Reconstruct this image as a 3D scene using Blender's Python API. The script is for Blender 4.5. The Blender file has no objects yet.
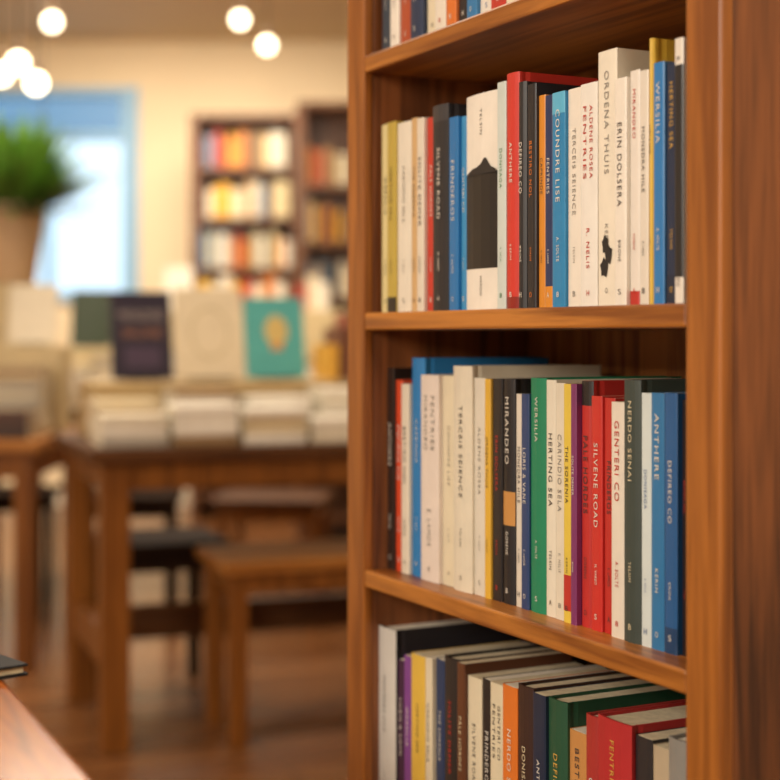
import bpy, bmesh, math, random
from mathutils import Matrix, Vector, Euler
rnd = random.Random(7)
scene = bpy.context.scene
try:
    scene.view_settings.view_transform = 'Standard'
    scene.view_settings.look = 'None'
except Exception:
    pass
COL = scene.collection

# ------------------------------------------------------------------ materials
def lin(h):
    h = h.lstrip('#')
    o = []
    for i in (0, 2, 4):
        c = int(h[i:i+2], 16) / 255
        o.append(c / 12.92 if c <= .04045 else ((c + .055) / 1.055) ** 2.4)
    return (*o, 1)
MC = {}
def plain(hexc, rough=.45, var=.12, emit=0, metal=0, coat=0, scale=30):
    key = (hexc, rough, var, emit, metal, coat)
    if key in MC: return MC[key]
    m = bpy.data.materials.new('finish_' + hexc.strip('#')); m.use_nodes = True
    nt = m.node_tree; b = nt.nodes['Principled BSDF']
    c = lin(hexc)
    tc = nt.nodes.new('ShaderNodeTexCoord'); n = nt.nodes.new('ShaderNodeTexNoise')
    n.inputs['Scale'].default_value = scale; n.inputs['Detail'].default_value = 4
    r = nt.nodes.new('ShaderNodeValToRGB')
    r.color_ramp.elements[0].position = .3; r.color_ramp.elements[1].position = .7
    r.color_ramp.elements[0].color = (c[0]*(1-var), c[1]*(1-var), c[2]*(1-var), 1)
    r.color_ramp.elements[1].color = c
    nt.links.new(tc.outputs['Object'], n.inputs['Vector']); nt.links.new(n.outputs['Fac'], r.inputs['Fac'])
    nt.links.new(r.outputs['Color'], b.inputs['Base Color'])
    b.inputs['Roughness'].default_value = rough; b.inputs['Metallic'].default_value = metal
    b.inputs['Coat Weight'].default_value = coat
    if emit:
        b.inputs['Emission Color'].default_value = c; b.inputs['Emission Strength'].default_value = emit
    MC[key] = m
    return m

def wood(name, dark, light, axis='z', rough=.35, coat=.3, freq=1.0, bump=.12, spec=.5):
    m = bpy.data.materials.new(name); m.use_nodes = True
    nt = m.node_tree; b = nt.nodes['Principled BSDF']; L = nt.links.new
    tc = nt.nodes.new('ShaderNodeTexCoord'); mp = nt.nodes.new('ShaderNodeMapping')
    s = {'x': (1.6, 30, 30), 'y': (30, 1.6, 30), 'z': (30, 30, 1.6)}[axis]
    mp.inputs['Scale'].default_value = tuple(v*freq for v in s)
    L(tc.outputs['Object'], mp.inputs['Vector'])
    n1 = nt.nodes.new('ShaderNodeTexNoise'); n1.inputs['Scale'].default_value = 1.0
    n1.inputs['Detail'].default_value = 6; n1.inputs['Distortion'].default_value = 1.6
    n2 = nt.nodes.new('ShaderNodeTexNoise'); n2.inputs['Scale'].default_value = 6
    n2.inputs['Detail'].default_value = 3
    L(mp.outputs[0], n1.inputs['Vector']); L(mp.outputs[0], n2.inputs['Vector'])
    mx = nt.nodes.new('ShaderNodeMath'); mx.operation = 'MULTIPLY_ADD'; mx.inputs[1].default_value = .3
    L(n2.outputs['Fac'], mx.inputs[0]); L(n1.outputs['Fac'], mx.inputs[2])
    r = nt.nodes.new('ShaderNodeValToRGB')
    r.color_ramp.elements[0].position = .5; r.color_ramp.elements[1].position = .78
    r.color_ramp.elements[0].color = lin(dark); r.color_ramp.elements[1].color = lin(light)
    L(mx.outputs[0], r.inputs['Fac']); L(r.outputs['Color'], b.inputs['Base Color'])
    bp = nt.nodes.new('ShaderNodeBump'); bp.inputs['Strength'].default_value = bump; bp.inputs['Distance'].default_value = .002
    L(mx.outputs[0], bp.inputs['Height']); L(bp.outputs[0], b.inputs['Normal'])
    b.inputs['Roughness'].default_value = rough; b.inputs['Coat Weight'].default_value = coat
    b.inputs['Coat Roughness'].default_value = .2; b.inputs['Specular IOR Level'].default_value = spec
    return m

W_POST = wood('oak_post_wood', '#743e0e', '#a06022', 'z', rough=.42, coat=.1)
W_SHELF = wood('oak_shelf_wood', '#7a4210', '#b4722b', 'x', rough=.4, coat=.12)
W_SIDE = wood('walnut_side_wood', '#40200f', '#93582f', 'z', rough=.5, coat=.05, freq=.7, bump=.3)
W_BACK = wood('walnut_back_wood', '#7a451d', '#ad6e33', 'z', rough=.55, coat=0)
W_TABX = wood('table_top_wood', '#402412', '#5e3a1d', 'x', rough=.5, coat=0, spec=.2)
W_TABZ = wood('table_leg_wood', '#683a0f', '#8a541e', 'z', rough=.5, coat=0, spec=.25)
W_DARK = wood('dark_stool_wood', '#1a110b', '#2e1d12', 'x', rough=.7, coat=0, spec=.05)
W_BENCH = wood('bench_wood', '#85501f', '#b07536', 'x', rough=.45, coat=.05, spec=.25)
W_FORE = wood('counter_wood', '#6e2f04', '#a8560e', 'x', rough=.16, coat=0, freq=.8, bump=.25, spec=.12)
W_CASEB = wood('far_case_wood', '#4c2a14', '#6e4322', 'z', rough=.5)
PAGE = plain('#dccfae', .8, .2, scale=120)
PAGE_W = plain('#e8e0cc', .8, .15, scale=120)

# ------------------------------------------------------------------ mesh helpers
def finish(bm, name, mats, parent=None, loc=None, rot=None, smooth=False):
    me = bpy.data.meshes.new(name)
    bmesh.ops.recalc_face_normals(bm, faces=bm.faces[:])
    if smooth:
        for f in bm.faces: f.smooth = True
    bm.to_mesh(me); bm.free()
    for m in (mats if isinstance(mats, (list, tuple)) else [mats]): me.materials.append(m)
    o = bpy.data.objects.new(name, me); COL.objects.link(o)
    if parent: o.parent = parent
    if loc: o.location = loc
    if rot is not None: o.rotation_euler = (0, 0, rot) if isinstance(rot, (int, float)) else rot
    return o

def add_box(bm, x0, x1, y0, y1, z0, z1, bev=.0, mi=0, mat4=None):
    r = bmesh.ops.create_cube(bm, size=1)
    vs = r['verts']
    for v in vs:
        v.co = Vector(((x0+x1)/2 + v.co.x*(x1-x0), (y0+y1)/2 + v.co.y*(y1-y0), (z0+z1)/2 + v.co.z*(z1-z0)))
    fs = list({f for v in vs for f in v.link_faces})
    if bev > 0:
        es = list({e for v in vs for e in v.link_edges})
        rr = bmesh.ops.bevel(bm, geom=es, offset=bev, segments=2, affect='EDGES', profile=.5)
        vs = list({v for f in rr['faces'] for v in f.verts} | {v for v in vs if v.is_valid})
        fs = list({f for v in vs for f in v.link_faces})
    for f in fs: f.material_index = mi
    if mat4 is not None:
        for v in vs: v.co = mat4 @ v.co
    return vs

def box(name, x0, x1, y0, y1, z0, z1, mat, parent=None, bev=.002, loc=None, rot=None):
    bm = bmesh.new(); add_box(bm, x0, x1, y0, y1, z0, z1, bev)
    return finish(bm, name, mat, parent, loc, rot)

def empty(name, loc, rot, label, cat, group=None):
    e = bpy.data.objects.new(name, None); COL.objects.link(e)
    e.empty_display_size = .05
    e.location = loc; e.rotation_euler = (0, 0, rot) if isinstance(rot, (int, float)) else rot
    e['label'] = label; e['category'] = cat
    if group: e['group'] = group
    return e

def lathe(name, prof, mat, parent=None, loc=None, seg=24):
    bm = bmesh.new(); rings = []
    for r, z in prof:
        rings.append([bm.verts.new((r*math.cos(2*math.pi*i/seg), r*math.sin(2*math.pi*i/seg), z)) for i in range(seg)])
    for a, b in zip(rings, rings[1:]):
        for i in range(seg):
            bm.faces.new((a[i], a[(i+1) % seg], b[(i+1) % seg], b[i]))
    bm.faces.new(rings[0]); bm.faces.new(rings[-1])
    return finish(bm, name, mat, parent, loc, smooth=True)

# ------------------------------------------------------------------ books
US = [0, .03, .1, .25, .5, .75, .9, .97, 1]
def prof_y(u, hard):
    return -(.0028*(1-abs(2*u-1)**2.2)) if hard else -(.0011*(1-abs(2*u-1)**5))
def cover_geo(bm, t, h, d, hard, mi=0, perm=None):
    c = .0022 if hard else .0005
    outer = [(0, d)] + [(t*u, prof_y(u, hard)) for u in US] + [(t, d)]
    inner = [(c, d)] + [(c+(t-2*c)*u, prof_y(u, hard)+c) for u in US] + [(t-c, d)]
    if hard:   # joint grooves beside the spine
        outer.insert(1, (0, .012)); outer.insert(2, (.0009, .007)); outer.insert(3, (0, .003))
        inner.insert(1, (c, .012)); inner.insert(2, (c+.0006, .007)); inner.insert(3, (c, .003))
        outer.insert(-1, (t, .003)); outer.insert(-1, (t-.0009, .007)); outer.insert(-1, (t, .012))
        inner.insert(-1, (t-c, .003)); inner.insert(-1, (t-c-.0006, .007)); inner.insert(-1, (t-c, .012))
    P = perm or (lambda x, y, z: (x, y, z))
    mk = lambda pts, z: [bm.verts.new(P(x, y, z)) for x, y in pts]
    ob, ot, ib, it = mk(outer, 0), mk(outer, h), mk(inner, 0), mk(inner, h)
    n = len(outer); fs = []
    for i in range(n-1):
        fs.append(bm.faces.new((ob[i], ob[i+1], ot[i+1], ot[i])))
        fs.append(bm.faces.new((ib[i+1], ib[i], it[i], it[i+1])))
        fs.append(bm.faces.new((ot[i], ot[i+1], it[i+1], it[i])))
        fs.append(bm.faces.new((ob[i+1], ob[i], ib[i], ib[i+1])))
    for i in (0, n-1):
        fs.append(bm.faces.new((ob[i], ot[i], it[i], ib[i])))
    for f in fs: f.material_index = mi
def pages_box(bm, t, h, d, hard, mi=0, perm=None):
    c = .0024 if hard else .0007; ov = .003 if hard else .0006
    vs = add_box(bm, c, t-c, c+.0012, d-ov, ov, h-ov, 0, mi)
    if perm:
        for v in vs: v.co = Vector(perm(*v.co))

TM = {}
def text_mesh_raw(s):
    if s in TM: return TM[s]
    cu = bpy.data.curves.new('txt', 'FONT'); cu.body = s; cu.resolution_u = 3; cu.offset = 0.0
    cu.space_character = 1.2
    cu.fill_mode = 'FRONT'
    ob = bpy.data.objects.new('txt', cu); COL.objects.link(ob)
    dg = bpy.context.evaluated_depsgraph_get()
    me = bpy.data.meshes.new_from_object(ob.evaluated_get(dg))
    vs = [v.co.copy() for v in me.vertices]; fs = [tuple(p.vertices) for p in me.polygons]
    bpy.data.objects.remove(ob); bpy.data.curves.remove(cu); bpy.data.meshes.remove(me)
    xs = [v.x for v in vs]; ys = [v.y for v in vs]
    TM[s] = ([((v.x-min(xs))/(max(xs)-min(xs))-.5, (v.y-min(ys))/(max(ys)-min(ys))-.5) for v in vs], fs, (max(xs)-min(xs))/(max(ys)-min(ys)))
    return TM[s]
def put_text(name, s, cx, y, cz, length, height, mat, parent, down=True, rot=None):
    vs, fs, _ = text_mesh_raw(s)
    if down: co = [(cx + b*height, y, cz - a*length) for a, b in vs]
    else: co = [(cx + a*length, y, cz + b*height) for a, b in vs]
    me = bpy.data.meshes.new(name); me.from_pydata(co, [], fs); me.materials.append(mat); me.update()
    o = bpy.data.objects.new(name, me); COL.objects.link(o); o.parent = parent
    if rot: o.rotation_euler = rot
    return o

def spine_band(t, z0, z1, hard, hexc, parent, name='spine_band'):
    bm = bmesh.new()
    a = [bm.verts.new((t*u, prof_y(u, hard)-.00025, z0)) for u in US]
    b = [bm.verts.new((t*u, prof_y(u, hard)-.00025, z1)) for u in US]
    for i in range(len(US)-1): bm.faces.new((a[i], a[i+1], b[i+1], b[i]))
    return finish(bm, name, plain(hexc, .4), parent)

# main bookcase frame -------------------------------------------------------
CAM_H = 1.04
PHI = math.radians(-62.8)
CASE_O = Vector((-.031, 1.751, 0))
AX = Vector((math.cos(PHI), math.sin(PHI), 0)); AY = Vector((-math.sin(PHI), math.cos(PHI), 0))
CASE_W = .594
def along(px, s):
    """distance along the shelf for a measured bearing, s = set-back from the front edge"""
    k = (px-390)/1500
    p = CASE_O + AY*s
    return (k*p.y - p.x)/(AX.x - k*AX.y)
def height_at(py, t, s):
    p = CASE_O + AY*s + AX*t
    return CAM_H - (py-336)/1500*p.y

TEXTC = {'white': '#d6d1c6', 'black': '#3a3738', 'red': '#b8322a', 'gold': '#cfa44a', 'blue': '#2d5f96', 'grey': '#8a867e', 'green': '#3f7d4a', 'orange': '#d9762c', 'cream': '#d6c9a6'}
TITLES = ["CARINDIO SELA", "FRINDEROS", "DEFIREO CO", "TERCEIS SEIENCE", "MONEDRA HILE", "THE SORENIA", "GENTERI CO", "BESTIRO NOL",
          "ALDENE ROSEA", "LORIS & VANE", "SOLITE DEMER", "NERDO SENAI", "CAPRINDE", "ORDENA THUIS", "WERSILIA", "PALE HORDES",
          "DONISAGA", "FENTRIES", "ERIN DOLSERA", "HERTING SEA", "SILVENE ROAD", "ANTHERE", "COUNDRE LISE", "MIRANDEO"]
AUTH = ["R. NELIS", "DORENE", "A. SOLTE", "KERIN", "M. VAREO", "TELSIN", "BIRONE", "E. LAMDE"]
MARKS = ["8", "B", "H", "O", "S", "A"]

def shelf_book(row, idx, t0, t1, h, z, s, cname, hexc, tc, hard, depth, group, bands, style):
    th = t1 - t0 - .0004
    kind = 'hardcover_book' if hard else 'paperback_book'
    size = 'tall' if h > .232 else ('slim' if th < .014 else ('thick' if th > .03 else ''))
    lab = f"{size+' ' if size else ''}{cname} {'hardcover' if hard else 'paperback'} with {tc} lettering on a wooden shelf"
    loc = CASE_O + AX*t0 + AY*s + Vector((0, 0, z))
    e = empty(kind, loc, PHI, lab, 'book', group)
    bm = bmesh.new(); cover_geo(bm, th, h, depth, hard); finish(bm, 'cover', plain(hexc, .38 if not hard else .5, .1), e)
    bm = bmesh.new(); pages_box(bm, th, h, depth, hard); finish(bm, 'page_block', rnd.choice([PAGE, PAGE_W]), e)
    for a, b, c in bands: spine_band(th, a*h, b*h, hard, c, e)
    y = prof_y(.5, hard) - .0006
    m = plain(TEXTC[tc], .5, .05)
    T = TITLES[(idx*5+row*7) % len(TITLES)]; A = AUTH[(idx*3+row) % len(AUTH)]
    gh = min(th*.33, .0060) * rnd.choice([.85, 1, 1.1])
    k = rnd.uniform(1.0, 1.25)
    if style == 0:
        asp = text_mesh_raw(T)[2]; ln = min(h*.6, gh*asp*k)
        put_text('spine_title', T, th/2, y, h*.62, ln, gh, m, e)
        put_text('author_name', A, th/2, y, h*.24, min(h*.14, gh*.6*5), gh*.6, m, e)
    elif style == 1:
        asp = text_mesh_raw(T)[2]; ln = min(h*.56, gh*asp*k*1.1)
        put_text('spine_title', T, th/2, y, h*.92-ln/2, ln, gh, m, e)
        put_text('author_name', A, th/2, y, h*.27, min(h*.2, gh*.7*5), gh*.7, m, e)
    elif style == 2:
        g2 = th*.18; asp = text_mesh_raw(T)[2]; ln = min(h*.5, g2*asp*1.2)
        T2 = TITLES[(idx*3+11) % len(TITLES)]
        put_text('spine_title', T, th*.69, y, h*.9-ln/2, ln, g2, m, e)
        put_text('spine_title', T2, th*.31, y, h*.9-ln/2, ln, g2, m, e)
        put_text('author_name', A, th/2, y, h*.26, h*.18, g2, m, e)
    elif style == 9:
        A2 = T.split()[0]
        put_text('author_name', A, th/2, y, h*.87, h*.12, min(gh, .004), m, e)
        put_text('spine_title', A2, th/2, y, h*.11, h*.09, .004, m, e)
    if th > .012 and style != 9:
        put_text('publisher_mark', MARKS[(idx+row) % len(MARKS)], th/2, y, h*.06, min(.004, th*.35), .005, m, e, down=False)
    return e, th, h

def spine_art(e, pts, y, hexc='#1f1d1f'):
    bm = bmesh.new(); bm.faces.new([bm.verts.new((x, y, z)) for x, z in pts])
    finish(bm, 'spine_art', plain(hexc, .5), e)

def build_row(row, start, spec, z, s, group, maxh=.27):
    px = start
    for i, (xr, top, cn, hx, tc, k, st, bands) in enumerate(spec):
        ds = rnd.uniform(0, .006)
        t0 = along(px, s); t1 = along(xr, s); px = xr
        h = min(height_at(top, (t0+t1)/2, s) - z, maxh)
        e, th, h = shelf_book(row, i, t0, t1, h, z, s+ds, cn, hx, tc, k == 'h', rnd.uniform(.135, .165) if k == 'p' else .165, group, bands, st)
        if row == 2 and cn == 'black and white':
            b = .63*h - .001
            spine_art(e, [(th*x, b+h*zz) for x, zz in [(.06, 0), (.12, .012), (.25, .03), (.38, .036), (.5, .05), (.58, .072), (.64, .074), (.70, .055), (.78, .03), (.88, .02), (.94, .008), (.95, 0)]], prof_y(.2, True)-.0014)
        if row == 2 and cn == 'ivory':
            for kx, kz, r_ in ((.45, .24, .14), (.62, .20, .16), (.4, .15, .18)):
                spine_art(e, [(th*(kx+r_*math.cos(a)*(1+.3*(j % 2))), h*kz+h*.03*math.sin(a)*(1+.4*(j % 2))) for j, a in enumerate([2*math.pi*j/11 for j in range(11)])], prof_y(.5, False)-.0007-kz*.001)

Wt = '#e4ddd0'; Cr = '#ddd2b6'
ROW2 = [
 (387,124,'pale yellow','#dfd29a','black','p',0,[]), (396,122,'muted gold','#b7a048','black','p',0,[(.0,.08,'#2a2620')]),
 (410,122,'off-white','#ded6c5','black','p',0,[]), (416,118,'tan','#c9a574','black','p',0,[]), (423,118,'off-white','#d9cfbe','black','p',0,[]),
 (432,117,'bright red','#c2362a','white','p',0,[]), (448,105,'charcoal','#232226','white','h',0,[(.92,1,'#39383c')]),
 (457,117,'cobalt blue','#1f6fae','white','p',0,[]), (463,116,'sky blue','#3a8cc0','white','p',0,[]),
 (497,93,'black and white',Wt,'black','h',9,[(.19,.63,'#1b1a1c')]),
 (506,82,'pale grey-green','#c6d0cb','green','p',0,[]), (519,73,'scarlet','#c8352a','white','h',0,[(.0,.05,'#8a1f18')]),
 (527,82,'black','#1e1d21','white','h',0,[]), (536,84,'black','#222127','orange','p',0,[]),
 (543,95,'amber','#d2882e','black','p',0,[]), (551,95,'navy','#20305a','white','p',0,[(.0,.1,'#d2882e')]),
 (564,92,'ocean blue','#2480b4','white','p',1,[(.9,1,'#5ab0d4')]), (578,88,'white',Wt,'grey','p',0,[]),
 (595,83,'white','#e3dfd6','red','p',2,[]), (614,50,'ivory','#e4dcca','grey','p',1,[]),
 (626,78,'white',Wt,'black','p',0,[]), (636,70,'off-white','#e0d9ce','red','p',1,[(.0,.06,'#b8322a')]), (645,70,'off-white','#dad2c4','black','p',0,[]),
 (650,38,'mustard yellow','#d8b23f','black','h',0,[]), (661,62,'cerulean blue','#2a78b8','white','p',1,[]),
 (674,62,'midnight blue','#1a2c48','gold','p',1,[(.0,.12,'#16243c')]), (683,38,'white',Wt,'black','p',9,[(.1,.9,'#1f1e20')]),
]
ROW3 = [
 (393,368,'black','#2b1d18','white','p',0,[]), (400,380,'orange red','#cf4a2a','white','p',0,[]), (408,384,'off-white','#dcd2c0','black','p',0,[]),
 (421,358,'bright blue','#2479b8','white','h',0,[]), (439,375,'pale pink','#ddd0c5','grey','p',2,[]), (453,376,'cream',Cr,'grey','p',0,[]),
 (472,366,'ivory','#d9d0bb','black','h',0,[]), (484,378,'off-white','#d8d1c1','grey','p',0,[]), (490,379,'golden yellow','#d9ac3a','black','p',0,[]),
 (500,379,'black','#211f22','red','p',0,[]), (512,379,'black','#1d1b1e','white','h',1,[(.35,.5,'#c08a4a')]),
 (519,394,'off-white','#d8d0c2','black','p',0,[]), (527,394,'deep blue','#28406e','white','p',0,[]),
 (543,378,'emerald green','#16805a','white','h',1,[]), (553,380,'cream white','#e0d9c7','black','p',0,[]), (563,383,'off-white','#dbd3c0','grey','p',0,[]),
 (571,384,'lemon yellow','#dcc04a','black','p',0,[(.05,.2,'#b8322a')]), (577,384,'plum','#7a3266','white','p',0,[]),
 (589,381,'crimson','#b92b27','black','h',0,[(.9,1,'#241f20')]), (600,396,'red','#c4302a','white','p',0,[]), (611,398,'red','#b92b27','black','p',0,[]),
 (624,402,'white','#dfd6c7','red','p',1,[]), (641,380,'slate green','#39443f','cream','h',1,[]),
 (651,393,'pale blue','#cfdad9','blue','p',0,[]), (664,393,'steel blue','#2c74a8','white','p',1,[]),
 (677,393,'royal blue','#20588f','white','p',0,[(.0,.1,'#183e66')]), (684,400,'black','#251a1a','red','p',0,[]),
]
ROW4 = [
 (396,627,'grey and black','#26242a','black','h',0,[(0.0,1,'#cbc8c1')]), (403,660,'dark plum','#3c2140','white','p',0,[]), (411,656,'violet','#7d4391','white','p',0,[]),
 (425,655,'yellow','#dcb64a','black','p',0,[]), (432,658,'cream',Cr,'black','p',0,[]), (441,660,'dark blue','#22385e','white','p',0,[]),
 (456,658,'black','#26201f','red','h',0,[]), (464,663,'brown','#5f3722','cream','p',0,[]), (478,678,'cream',Cr,'black','p',0,[]),
 (488,680,'black','#1f1d20','white','p',0,[]), (502,684,'ivory','#ddd2b4','black','p',2,[]), (517,686,'orange','#d9752a','white','p',0,[]),
 (533,686,'dark brown','#38211a','cream','h',0,[]), (546,694,'navy','#1d2a42','white','p',0,[]), (565,700,'forest green','#1f4f36','gold','h',0,[]),
 (582,732,'tan','#c28a4e','black','p',1,[]), (597,716,'brick red','#a8302a','white','h',0,[]), (631,720,'crimson','#b0282a','gold','h',1,[]),
 (648,738,'charcoal','#2c2a2c','white','p',0,[]), (664,748,'beige','#b9a88c','black','p',0,[]), (684,740,'grey','#8a8780','white','h',0,[]),
]
ROW1 = [(390,-150,'slate','#2e3d4c','white','p',0,[]), (399,-150,'white',Wt,'black','p',0,[]), (410,-155,'rust red','#a84a2c','white','p',0,[]),
 (423,-160,'dark navy','#22304c','white','h',0,[]), (435,-160,'cream',Cr,'black','p',0,[]), (446,-160,'off-white','#ddd5c6','red','p',0,[]),
 (456,-165,'orange','#cf6f2e','white','p',0,[]), (466,-165,'black','#242225','white','p',0,[]), (476,-170,'blue','#2d74a8','white','p',0,[]),
 (490,-175,'white',Wt,'blue','p',0,[]), (505,-180,'red','#b8352a','white','p',0,[]), (520,-190,'cream',Cr,'black','h',0,[]),
 (545,-200,'teal','#2a7a7a','white','p',0,[]), (575,-210,'black','#222024','gold','h',0,[]), (610,-230,'white',Wt,'black','p',0,[]),
 (645,-240,'blue','#2a5f98','white','p',0,[]), (680,-250,'mustard','#c99b3a','black','p',0,[])]
SH = [.167, .467, .767, 1.067, 1.367, 1.667]
build_row(1, 381, ROW1, SH[4], .012, 'books on the top shelf', .25)
build_row(2, 378, ROW2, SH[3], .012, 'books on the upper middle shelf')
build_row(3, 386, ROW3, SH[2], .030, 'books on the lower middle shelf')
build_row(4, 377, ROW4, SH[1], .022, 'books on the bottom shelf', .265)

# main bookcase ---------------------------------------------------------------
bc = empty('bookcase', CASE_O, PHI, 'tall honey-brown wooden bookcase with dark sides, packed with books', 'bookcase')
SW = .045; ST = .013; DEP = .235
for x0, x1, px0, px1 in ((-SW, 0, -SW+.001, -.0005), (CASE_W, CASE_W+SW, CASE_W+.0005, CASE_W+SW-.001)):
    box('stile', x0, x1, 0, ST, 0, 1.98, W_POST, bc, .0025)
    o = box('side_panel', px0, px1, ST, DEP, 0, 1.98, W_SIDE, bc, .001); o['label'] = 'dark walnut side panel'
for z in SH:
    box('shelf', .0002, CASE_W-.0002, .001, DEP-.008, z-.020, z, W_SHELF, bc, .0025)
box('back_panel', 0, CASE_W, DEP-.008, DEP-.001, .08, 1.96, W_BACK, bc, 0)
box('top_board', -SW-.02, CASE_W+SW+.02, -.02, DEP, 1.981, 2.01, W_SHELF, bc, .004)
box('plinth', 0, CASE_W, .004, .02, 0, .145, W_SHELF, bc, .002)

# ------------------------------------------------------------------ tables / seats
def make_table(kind, label, cat, loc, rot, L, D, H, tt, leg, ap, mt, ml, stretch=None, over=.02):
    e = empty(kind, loc, rot, label, cat)
    box('table_top' if cat == 'table' else 'seat', -over, L+over, -over, D+over, H-tt, H, mt, e, .004)
    for x in (0, L-leg):
        for y in (0, D-leg):
            box('leg', x, x+leg, y, y+leg, 0, H-tt, ml, e, .003)
    if ap:
        g = .008
        for y in (g, D-leg+g):
            box('apron', leg, L-leg, y, y+leg-2*g, H-tt-ap, H-tt, ml, e, .002)
        for x in (g, L-leg+g):
            box('apron', x, x+leg-2*g, leg, D-leg, H-tt-ap, H-tt, ml, e, .002)
    if stretch:
        z0, z1 = stretch; g = leg*.15
        for x in (g, L-leg+g): box('stretcher', x, x+leg-2*g, leg, D-leg, z0, z1, ml, e, .002)
        box('stretcher', leg-g, L-leg+g, D*.62, D*.62+leg*.6, z0, z1, mt, e, .002)
    return e
R25 = math.radians(20)
T1 = Vector((-.715, 3.72, 0)); t1H = .76
make_table('display_table', 'brown wooden display table covered with stacked books', 'table', T1, R25, 1.7, .64, t1H, .035, .072, .07, W_TABX, W_TABZ, (.20, .29), over=.035)
make_table('bench', 'light wooden bench tucked under the display table', 'bench', (-.40, 3.775, 0), R25, .95, .30, .47, .03, .045, .05, W_BENCH, W_TABZ)
def e12(a, b, z=0):
    return T1 + Vector((math.cos(R25)*a - math.sin(R25)*b, math.sin(R25)*a + math.cos(R25)*b, z))
make_table('stool', 'dark wooden stool standing under the display table', 'stool', e12(.10, .50), R25, .33, .33, .45, .035, .035, .05, W_DARK, W_DARK)
make_table('side_table', 'orange-brown wooden table holding a potted plant', 'table', (-2.5, 4.62, 0), 0, 1.40, .75, .72, .04, .06, .08, W_BENCH, W_TABZ)
make_table('stool', 'black wooden stool beside the side table', 'stool', (-1.62, 5.5, 0), .06, .34, .32, .46, .03, .035, .04, W_DARK, W_DARK)
make_table('display_table', 'long wooden table with a white riser and stacked books', 'table', (-1.62, 5.95, 0), 0, 2.2, .8, .75, .04, .06, .08, W_TABX, W_TABZ)
for x, y, r in ((-1.14, 5.4, .1), (-.62, 5.35, -.1)):
    make_table('stool', 'brown wooden stool in front of the long table', 'stool', (x, y, 0), r, .36, .34, .46, .03, .035, .05, W_TABX if x > -1 else W_DARK, W_TABZ if x > -1 else W_DARK)

# near counter table
ct = empty('counter_table', (-.337, 1.295, 0), math.radians(-65.4), 'glossy orange-brown wooden table near the bookcase', 'table')
box('table_top', -.30, 1.25, -.80, 0, .718, .75, W_FORE, ct, .005)
for x in (-.26, 1.15):
    for y in (-.76, -.10): box('leg', x, x+.06, y, y+.06, 0, .718, W_TABZ, ct, .003)
for y in (-.75, -.085): box('apron', -.20, 1.15, y, y+.03, .63, .718, W_FORE, ct, .002)
nb = empty('notebook', (-.309, 1.28, .7505), math.radians(131.5), 'thin black notebook lying on the glossy table edge', 'notebook')
bm = bmesh.new(); cover_geo(bm, .010, .2, .15, True, perm=lambda x, y, z: (z, .15-y, x)); finish(bm, 'cover', plain('#0e0d12', .8), nb)
bm = bmesh.new(); pages_box(bm, .010, .2, .15, True, perm=lambda x, y, z: (z, .15-y, x)); finish(bm, 'page_block', PAGE, nb)

# ------------------------------------------------------------------ simple far books
def far_mesh(t, h, d, hexc, mode):
    bm = bmesh.new()
    perm = {'up': None, 'flat': lambda x, y, z: (z, y, x), 'face': lambda x, y, z: (y, x, z)}[mode]
    cover_geo(bm, t, h, d, True, 0, perm); pages_box(bm, t, h, d, True, 1, perm)
    me = bpy.data.meshes.new('book'); bmesh.ops.recalc_face_normals(bm, faces=bm.faces[:]); bm.to_mesh(me); bm.free()
    me.materials.append(plain(hexc, .5)); me.materials.append(PAGE_W)
    return me
FM = {}
def far_book(t, h, d, hexc, mode, loc, rot, label, group, name='book'):
    k = (round(t, 3), round(h, 3), round(d, 3), hexc, mode)
    if k not in FM: FM[k] = far_mesh(t, h, d, hexc, mode)
    o = bpy.data.objects.new(name, FM[k]); COL.objects.link(o)
    o.location = loc; o.rotation_euler = (0, 0, rot) if isinstance(rot, (int, float)) else rot
    o['label'] = label; o['category'] = 'book'
    if group: o['group'] = group
    return o

PAL = [('white', '#d2c8b4'), ('cream', '#cab88f'), ('red', '#9c3424'), ('yellow', '#d39c2a'), ('brown', '#5b3c2c'), ('dark grey', '#353130'),
       ('white', '#d2cbbd'), ('grey blue', '#5a7890'), ('dark red', '#6e281f'), ('tan', '#a88455'), ('cream', '#cab88f'), ('orange', '#c47a34')]
def far_case(loc, rot, W, H, shelves, label, grp, D=.26):
    e = empty('bookcase', loc, rot, label, 'bookcase')
    for x in (0, W-.045): box('side_panel', x, x+.045, 0, D, 0, H, W_CASEB, e, .002)
    for z in shelves: box('shelf', .045, W-.045, .002, D-.015, z-.025, z, W_CASEB, e, .002)
    box('back_panel', .045, W-.045, D-.015, D, 0, H, W_CASEB, e, 0)
    box('top_board', .0, W, -.015, D, H, H+.03, W_CASEB, e, .003)
    R = Matrix.Rotation(rot, 4, 'Z')
    for z in shelves:
        if z < .8: continue
        x = .05
        while True:
            t = rnd.choice([.028, .034, .04, .05])
            if x + t > W-.05: break
            h = rnd.choice([.16, .18, .195, .21])
            cn, hx = rnd.choice(PAL)
            if rnd.random() < .06: x += .03; continue
            p = Vector(loc) + R @ Vector((x, .05, z))
            far_book(t-.001, h, .15, hx, 'up', p, rot, f"{cn} book upright in the far bookcase", grp)
            x += t
far_case((-1.135, 8.5, 0), 0, .63, 2.27, [.15, .3, .58, .87, 1.15, 1.43, 1.715, 2.0], 'tall brown wooden bookcase against the cream wall', 'books in the wall bookcase')
far_case((-.47, 7.6, 0), math.radians(6), .8, 2.20, [.12, .4, .68, .96, 1.24, 1.52, 1.81], 'tall brown bookcase standing nearer than the wall bookcase', 'books in the second bookcase')

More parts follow.
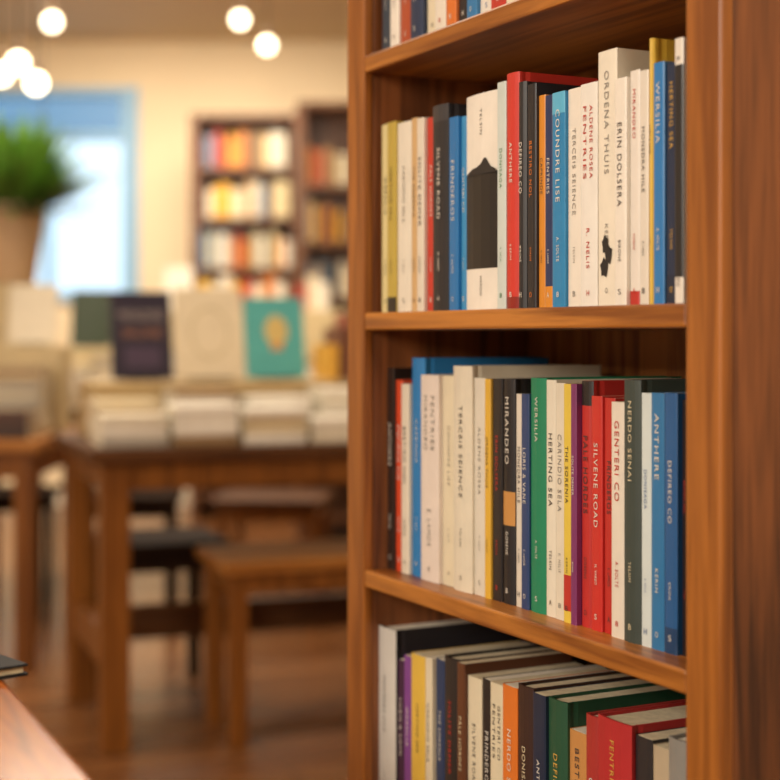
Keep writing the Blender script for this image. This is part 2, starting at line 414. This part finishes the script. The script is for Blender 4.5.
# stacks on tables -----------------------------------------------------------
WH = [('white', '#e9e1d2'), ('cream', '#dccba8'), ('ivory', '#ddd2bc'), ('white', '#ece5d8'), ('beige', '#bda57e'), ('grey', '#a8a094'), ('pale brown', '#967a58')]
BR = [('dark brown', '#4a2a1a'), ('brown', '#6a3f24'), ('dark brown', '#3c2418')]
def stack(base, rot, n, w, d, grp, t=.022, pal=WH, where='display table'):
    z = base.z
    for i in range(n):
        cn, hx = rnd.choice(pal); tt = rnd.choice([t, t+.005])
        rr = rot + rnd.uniform(-.03, .03)
        far_book(tt, w, d, hx, 'flat', (base.x, base.y, z), rr, f"{cn} book lying in a stack on the {where}", grp)
        z += tt + .0002
    return z
for i in range(9):
    stack(e12(.0+i*.182, .0, t1H), R25, 4 if i % 3 else 3, .165, .14, 'white books stacked along the table front')
for i in range(8):
    stack(e12(.01+i*.205, .165, t1H), R25, 5 + (i*3) % 2, .17, .14, 'white books stacked in the second row', .021)
rz = t1H
rs = box('display_riser', 0, 1.62, 0, .27, 0, .155, plain('#b89e70', .6), None, .004, loc=e12(.03, .34, rz), rot=R25)
rs['label'] = 'long beige wooden riser block on the display table'; rs['category'] = 'riser'
def face_book(a, b, w, h, hexc, cname, art, zb, rot=R25, pos=None):
    p = pos if pos is not None else e12(a, b, zb)
    st = empty('book_stand', p, rot, 'small dark wire book stand on the riser', 'book stand', 'book stands')
    M = plain('#3a3028', .5)
    box('ledge', 0, w*.6, -.02, .04, 0, .004, M, st, .001)
    bm = bmesh.new(); add_box(bm, 0, w*.6, 0, .004, 0, h*.7, .001, mat4=Matrix.Translation((0, .03, .004)) @ Matrix.Rotation(-.2, 4, 'X')); finish(bm, 'back_rest', M, st)
    R = Matrix.Rotation(rot, 3, 'Z')
    e = empty('hardcover_book', p + R @ Vector((-w*.2, -.004, .0065)), (-.2, 0, rot), f"{cname} book displayed face-out on a small stand", 'book', 'face-out display books')
    pm = lambda x, y, z: (y, x, z)
    bm = bmesh.new(); cover_geo(bm, .02, h, w, True, perm=pm); finish(bm, 'cover', plain(hexc, .4), e)
    bm = bmesh.new(); pages_box(bm, .02, h, w, True, perm=pm); finish(bm, 'page_block', PAGE_W, e)
    if art == 'letters':
        put_text('cover_title', 'MONDERE', w*.5, -.0008, h*.72, w*.75, h*.12, plain('#a59894', .5), e, down=False)
        put_text('cover_title', 'SALINE', w*.5, -.0008, h*.52, w*.65, h*.1, plain('#b07a5a', .5), e, down=False)
        box('cover_art', w*.2, w*.8, -.0010, -.0002, h*.12, h*.36, plain('#463850', .5), e, 0)
    if art == 'ring':
        bm = bmesh.new()
        N = 40
        for i in range(N):
            a0, a1 = 2*math.pi*i/N, 2*math.pi*(i+1)/N; ro, ri = w*.3, w*.27
            q = [(ro, a0), (ro, a1), (ri, a1), (ri, a0)]
            bm.faces.new([bm.verts.new((w*.5+r*math.cos(a_), -.0008, h*.5+r*1.3*math.sin(a_))) for r, a_ in q])
        finish(bm, 'cover_art', plain('#cbbc98', .5), e)
    if art == 'sun':
        bm = bmesh.new()
        bm.faces.new([bm.verts.new((w*.52+(w*.22 if i % 2 else w*.18)*math.cos(2*math.pi*i/32), -.0008, h*.58+(w*.22 if i % 2 else w*.18)*1.3*math.sin(2*math.pi*i/32))) for i in range(32)])
        finish(bm, 'cover_art', plain('#d9c07a', .5), e)
        box('cover_art', w*.42, w*.62, -.0014, -.0009, h*.34, h*.42, plain('#d98f4a', .5), e, 0)
    return e
face_book(.14, .46, .17, .25, '#262136', 'dark navy', 'letters', rz+.155)
face_book(.327, .46, .195, .26, '#e6d8bc', 'cream', 'ring', rz+.155)
face_book(.527, .46, .175, .235, '#58b2b2', 'teal', 'sun', rz+.155)
for i, (t, h, c) in enumerate([(.03, .10, ('yellow', '#dca63a')), (.03, .15, ('brown', '#6b3f2a')), (.025, .19, ('rust', '#8a4630')), (.03, .2, ('black', '#3a302a')), (.03, .19, ('tan', '#b98a5a')), (.028, .21, ('rust', '#a05030')), (.03, .2, ('brown', '#5a3a2a')), (.03, .21, ('cream', '#e9dcc0')), (.03, .19, ('red', '#a83a2c'))]):
    far_book(t, h, .15, c[1], 'up', e12(.705+i*.033, .36, rz+.1555), R25, f"{c[0]} book upright on the beige riser", 'upright books on the riser')

# side table: stacks + riser + pedestal + plant
stack(Vector((-1.29, 4.64, .72)), 0, 4, .17, .15, 'brown books stacked on the side table', .018, pal=BR, where='side table')
for i, (x, y, n) in enumerate([(-1.50, 4.64, 7), (-1.71, 4.66, 9), (-1.92, 4.68, 8), (-1.29, 4.81, 9)]):
    stack(Vector((x, y, .72)), 0, n, .17, .15, 'white books stacked on the side table', .023, where='side table')
fr = box('display_riser', 0, .22, 0, .16, 0, .29, plain('#cdb98f', .6), None, .004, loc=(-1.31, 4.98, .72)); fr['label'] = 'small cream riser block on the side table'; fr['category'] = 'riser'
face_book(0, 0, .16, .20, '#e2d6be', 'off-white', None, 0, 0, Vector((-1.25, 5.03, 1.0105)))
face_book(0, 0, .19, .23, '#e2d6be', 'off-white', None, 0, 0, Vector((-1.62, 4.86, .7205)))
pd = box('display_pedestal', -.11, .11, -.10, .10, 0, .50, plain('#cdb98f', .6), None, .004, loc=(-1.32, 5.26, .72)); pd['label'] = 'cream wooden pedestal block under the potted plant'; pd['category'] = 'pedestal'
pp = empty('potted_plant', (-1.32, 5.26, 1.22), 0, 'bushy green potted plant in a beige tapered pot', 'plant')
lathe('pot', [(.07, 0), (.075, .01), (.095, .15), (.11, .25), (.115, .28), (.105, .28), (.098, .24), (.05, .23)], plain('#c9a884', .6), pp)
def leaves(n, lmin, lmax, elmin, elmax, hexc, name):
    bm = bmesh.new()
    for i in range(n):
        a = rnd.uniform(0, 2*math.pi); el = rnd.uniform(elmin, elmax); Ln = rnd.uniform(lmin, lmax); w = rnd.uniform(.009, .017)
        d = Vector((math.cos(a)*math.cos(el), math.sin(a)*math.cos(el), math.sin(el))); side = Vector((-math.sin(a), math.cos(a), 0))
        p = Vector((math.cos(a)*.03, math.sin(a)*.03, .24)); prev = None
        for k in range(6):
            f = k/5; ww = w*(math.sin(math.pi*(.15+.8*f)))
            q = p + d*Ln*f + Vector((0, 0, -.05*f*f*Ln/.3))
            pr = (bm.verts.new(q - side*ww), bm.verts.new(q + side*ww))
            if prev: bm.faces.new((prev[0], prev[1], pr[1], pr[0]))
            prev = pr
    finish(bm, name, plain(hexc, .5, .5, scale=9), pp)
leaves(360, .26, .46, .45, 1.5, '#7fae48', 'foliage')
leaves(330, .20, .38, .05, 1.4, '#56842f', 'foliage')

# long table: risers + books
r2 = box('display_riser', 0, 1.5, 0, .3, 0, .40, plain('#cdb98f', .6), None, .004, loc=(-1.05, 6.35, .75)); r2['label'] = 'tall cream riser block on the long table'; r2['category'] = 'riser'
for i in range(10):
    stack(Vector((-1.57+i*.19, 6.0, .75)), 0, 6 + (i*5) % 4, .17, .16, 'white books stacked on the long table', .023, where='long table')
r3 = box('display_riser', 0, .42, 0, .3, 0, .24, plain('#cdb98f', .6), None, .004, loc=(-1.50, 6.35, .75)); r3['label'] = 'low cream riser block on the long table'; r3['category'] = 'riser'
face_book(0, 0, .19, .245, '#34402f', 'dark green', None, 0, 0, Vector((-1.33, 6.42, .9905)))
x = -.82
for i, (cn, hx) in enumerate([('yellow', '#e6b84a'), ('cream', '#eadfc8'), ('white', '#e9e0d0'), ('yellow', '#dca63a'), ('red', '#b8402e'), ('cream', '#eadfc8'), ('orange', '#cf7a34'), ('white', '#e9e0d0'), ('brown', '#6a4630'), ('red', '#a8382c'), ('cream', '#e9dcc0'), ('white', '#f0e9dc')]):
    far_book(.045, [.13, .11, .15, .12][i % 4], .13, hx, 'up', (x, 6.42, 1.1505), 0, f"{cn} small book upright on the tall riser", 'small books on the tall riser')
    x += .0465
cs = empty('display_card', (-.97, 6.42, 1.1505), 0, 'white folded display card standing on the tall riser', 'card')
bm = bmesh.new(); add_box(bm, 0, .12, 0, .003, 0, .19, 0, mat4=Matrix.Rotation(-.2, 4, 'X')); add_box(bm, 0, .12, 0, .003, 0, .19, 0, mat4=Matrix.Translation((0, .078, 0)) @ Matrix.Rotation(.2, 4, 'X'))
finish(bm, 'card_panel', plain('#efe9dc', .6), cs)

# ------------------------------------------------------------------ room
XL, XR, YF, YB, HC = -3.6, 2.2, -2.2, 9.2, 2.85
def plank_mat():
    m = bpy.data.materials.new('floor_planks'); m.use_nodes = True; nt = m.node_tree; b = nt.nodes['Principled BSDF']; L = nt.links.new
    tc = nt.nodes.new('ShaderNodeTexCoord'); mp = nt.nodes.new('ShaderNodeMapping'); mp.inputs['Rotation'].default_value = (0, 0, math.radians(-25))
    br = nt.nodes.new('ShaderNodeTexBrick'); br.inputs['Scale'].default_value = 1; br.inputs['Brick Width'].default_value = 1.3; br.inputs['Row Height'].default_value = .13
    br.inputs['Mortar Size'].default_value = .003
    br.inputs['Color1'].default_value = lin('#7a4c2b'); br.inputs['Color2'].default_value = lin('#9a683f'); br.inputs['Mortar'].default_value = lin('#3a2214')
    L(tc.outputs['Object'], mp.inputs['Vector']); L(mp.outputs[0], br.inputs['Vector'])
    n = nt.nodes.new('ShaderNodeTexNoise'); n.inputs['Scale'].default_value = 3; n.inputs['Detail'].default_value = 5
    mp2 = nt.nodes.new('ShaderNodeMapping'); mp2.inputs['Scale'].default_value = (1, 12, 1); L(mp.outputs[0], mp2.inputs['Vector']); L(mp2.outputs[0], n.inputs['Vector'])
    mx = nt.nodes.new('ShaderNodeMixRGB'); mx.blend_type = 'MULTIPLY'; mx.inputs['Fac'].default_value = .5
    L(br.outputs['Color'], mx.inputs['Color1']); L(n.outputs['Fac'], mx.inputs['Color2'])
    L(mx.outputs[0], b.inputs['Base Color']); b.inputs['Roughness'].default_value = .25
    return m
def struct(o): o['kind'] = 'structure'; return o
WALL = plain('#ebd8b8', .8, .05, scale=2)
struct(box('floor', XL, XR, YF, YB, -.1, 0, plank_mat(), None, 0))
struct(box('ceiling', XL, XR, YF, YB, HC, HC+.1, plain('#cdb898', .8, .05, scale=2), None, 0))
struct(box('wall_left', XL-.1, XL, YF, YB, 0, HC, WALL, None, 0))
struct(box('wall_right', XR, XR+.1, YF, YB, 0, HC, WALL, None, 0))
struct(box('wall_front', XL-.1, XR+.1, YF-.1, YF, 0, HC, WALL, None, 0))
WX0, WX1, WZ0, WZ1 = -2.65, -1.54, 1.25, 2.56
bm = bmesh.new()
add_box(bm, XL-.1, WX0, YB, YB+.15, 0, HC); add_box(bm, WX1, XR+.1, YB, YB+.15, 0, HC)
add_box(bm, WX0, WX1, YB, YB+.15, 0, WZ0); add_box(bm, WX0, WX1, YB, YB+.15, WZ1, HC)
struct(finish(bm, 'wall_back', WALL))
BL = plain('#8fbbe0', .5)
bm = bmesh.new()
y0, y1 = YB-.03, YB+.08
add_box(bm, WX0, WX0+.08, y0, y1, WZ0, WZ1); add_box(bm, WX1-.10, WX1, y0, y1, WZ0, WZ1)
add_box(bm, WX0+.08, WX1-.10, y0, y1, WZ0, WZ0+.06); add_box(bm, WX0+.08, WX1-.10, y0, y1, WZ1-.05, WZ1)
add_box(bm, WX0+.08, WX1-.10, y0, y1, 2.24, 2.29); add_box(bm, WX0+.53, WX0+.57, y0, y1, WZ0+.06, 2.24)
wf = struct(finish(bm, 'window_1', BL))
gm = bpy.data.materials.new('window_glass'); gm.use_nodes = True; nt = gm.node_tree; nt.nodes.clear()
o_ = nt.nodes.new('ShaderNodeOutputMaterial'); tr = nt.nodes.new('ShaderNodeBsdfTransparent'); gl = nt.nodes.new('ShaderNodeBsdfGlossy'); mxs = nt.nodes.new('ShaderNodeMixShader')
mxs.inputs[0].default_value = .06; nt.links.new(tr.outputs[0], mxs.inputs[1]); nt.links.new(gl.outputs[0], mxs.inputs[2]); nt.links.new(mxs.outputs[0], o_.inputs[0])
gm2 = gm.copy(); gm2.node_tree.nodes['Transparent BSDF'].inputs[0].default_value = (.42, .54, .62, 1)
box('glass_pane', WX0+.08, WX1-.10, YB+.02, YB+.026, WZ0+.06, 2.24, gm, wf, 0)
box('transom_pane', WX0+.08, WX1-.10, YB+.02, YB+.026, 2.29, WZ1-.05, gm2, wf, 0)
struct(box('baseboard_back', XL, XR, YB-.02, YB, 0, .12, plain('#efe4d0', .6), None, .002))

# pendant bulbs
BULB = plain('#ffedc8', .3, 0, emit=7)
def pendant(x, y, z, r=.033):
    e = empty('pendant_lamp', (x, y, z), 0, 'glowing warm round bulb hanging on a thin cord', 'lamp', 'pendant bulbs')
    prof = [(r*math.sin(math.pi*i/12)+.0005, -r*math.cos(math.pi*i/12)) for i in range(13)]
    lathe('bulb', prof, BULB, e)
    lathe('socket', [(.010, r*.96), (.013, r+.01), (.013, r+.04), (.005, r+.05)], plain('#6a5038', .4), e, seg=12)
    lathe('cord', [(.003, r+.045), (.003, HC-z)], plain('#4a3a2a', .6), e, seg=6)
for p in [(-1.352, 6, 2.296), (-.65, 6.5, 2.41), (-.533, 6.5, 2.30), (-1.24, 5, 1.95), (-1.18, 5.0, 1.883), (-1.31, 5.05, 1.92), (-1.62, 7, 1.745)]:
    pendant(*p)

# ------------------------------------------------------------------ lights
def area(name, loc, target, size, power, col=(1, .86, .67)):
    l = bpy.data.lights.new(name, 'AREA'); l.size = size; l.energy = power; l.color = col
    o = bpy.data.objects.new(name, l); COL.objects.link(o); o.location = loc
    o.rotation_euler = (Vector(target)-Vector(loc)).to_track_quat('-Z', 'Y').to_euler()
area('shop_spot', (-2.4, -.5, 2.1), (.1, 1.5, .9), 1.0, 98, (1, .91, .78))
area('overhead_area', (-1.2, 3.2, 2.8), (-1.2, 3.2, 0), 1.2, 32)
area('overhead_area', (-.9, 5.3, 2.8), (-.9, 5.3, 0), 1.4, 76)
area('overhead_area', (-1.2, 7.6, 2.8), (-1.2, 7.9, 0), 1.6, 130)
area('overhead_area', (.9, -.6, 2.7), (.5, .9, .9), .8, 40, (1, .9, .76))  # added fill behind the camera, brightens the bookcase's outer side panel
wl = bpy.data.worlds.new('sky'); scene.world = wl; wl.use_nodes = True
bg = wl.node_tree.nodes['Background']; bg.inputs[0].default_value = (.60, .82, 1, 1); bg.inputs[1].default_value = 1.7

# ------------------------------------------------------------------ camera
cam = bpy.data.cameras.new('camera'); co = bpy.data.objects.new('camera', cam); COL.objects.link(co)
co.location = (0, 0, CAM_H); co.rotation_euler = (math.radians(90), 0, 0)
cam.sensor_width = 36; cam.lens = 1500/780*36; cam.shift_y = -54/780
cam.dof.use_dof = True; cam.dof.focus_distance = 1.42; cam.dof.aperture_fstop = 3.2
cam.clip_start = .02
scene.camera = co
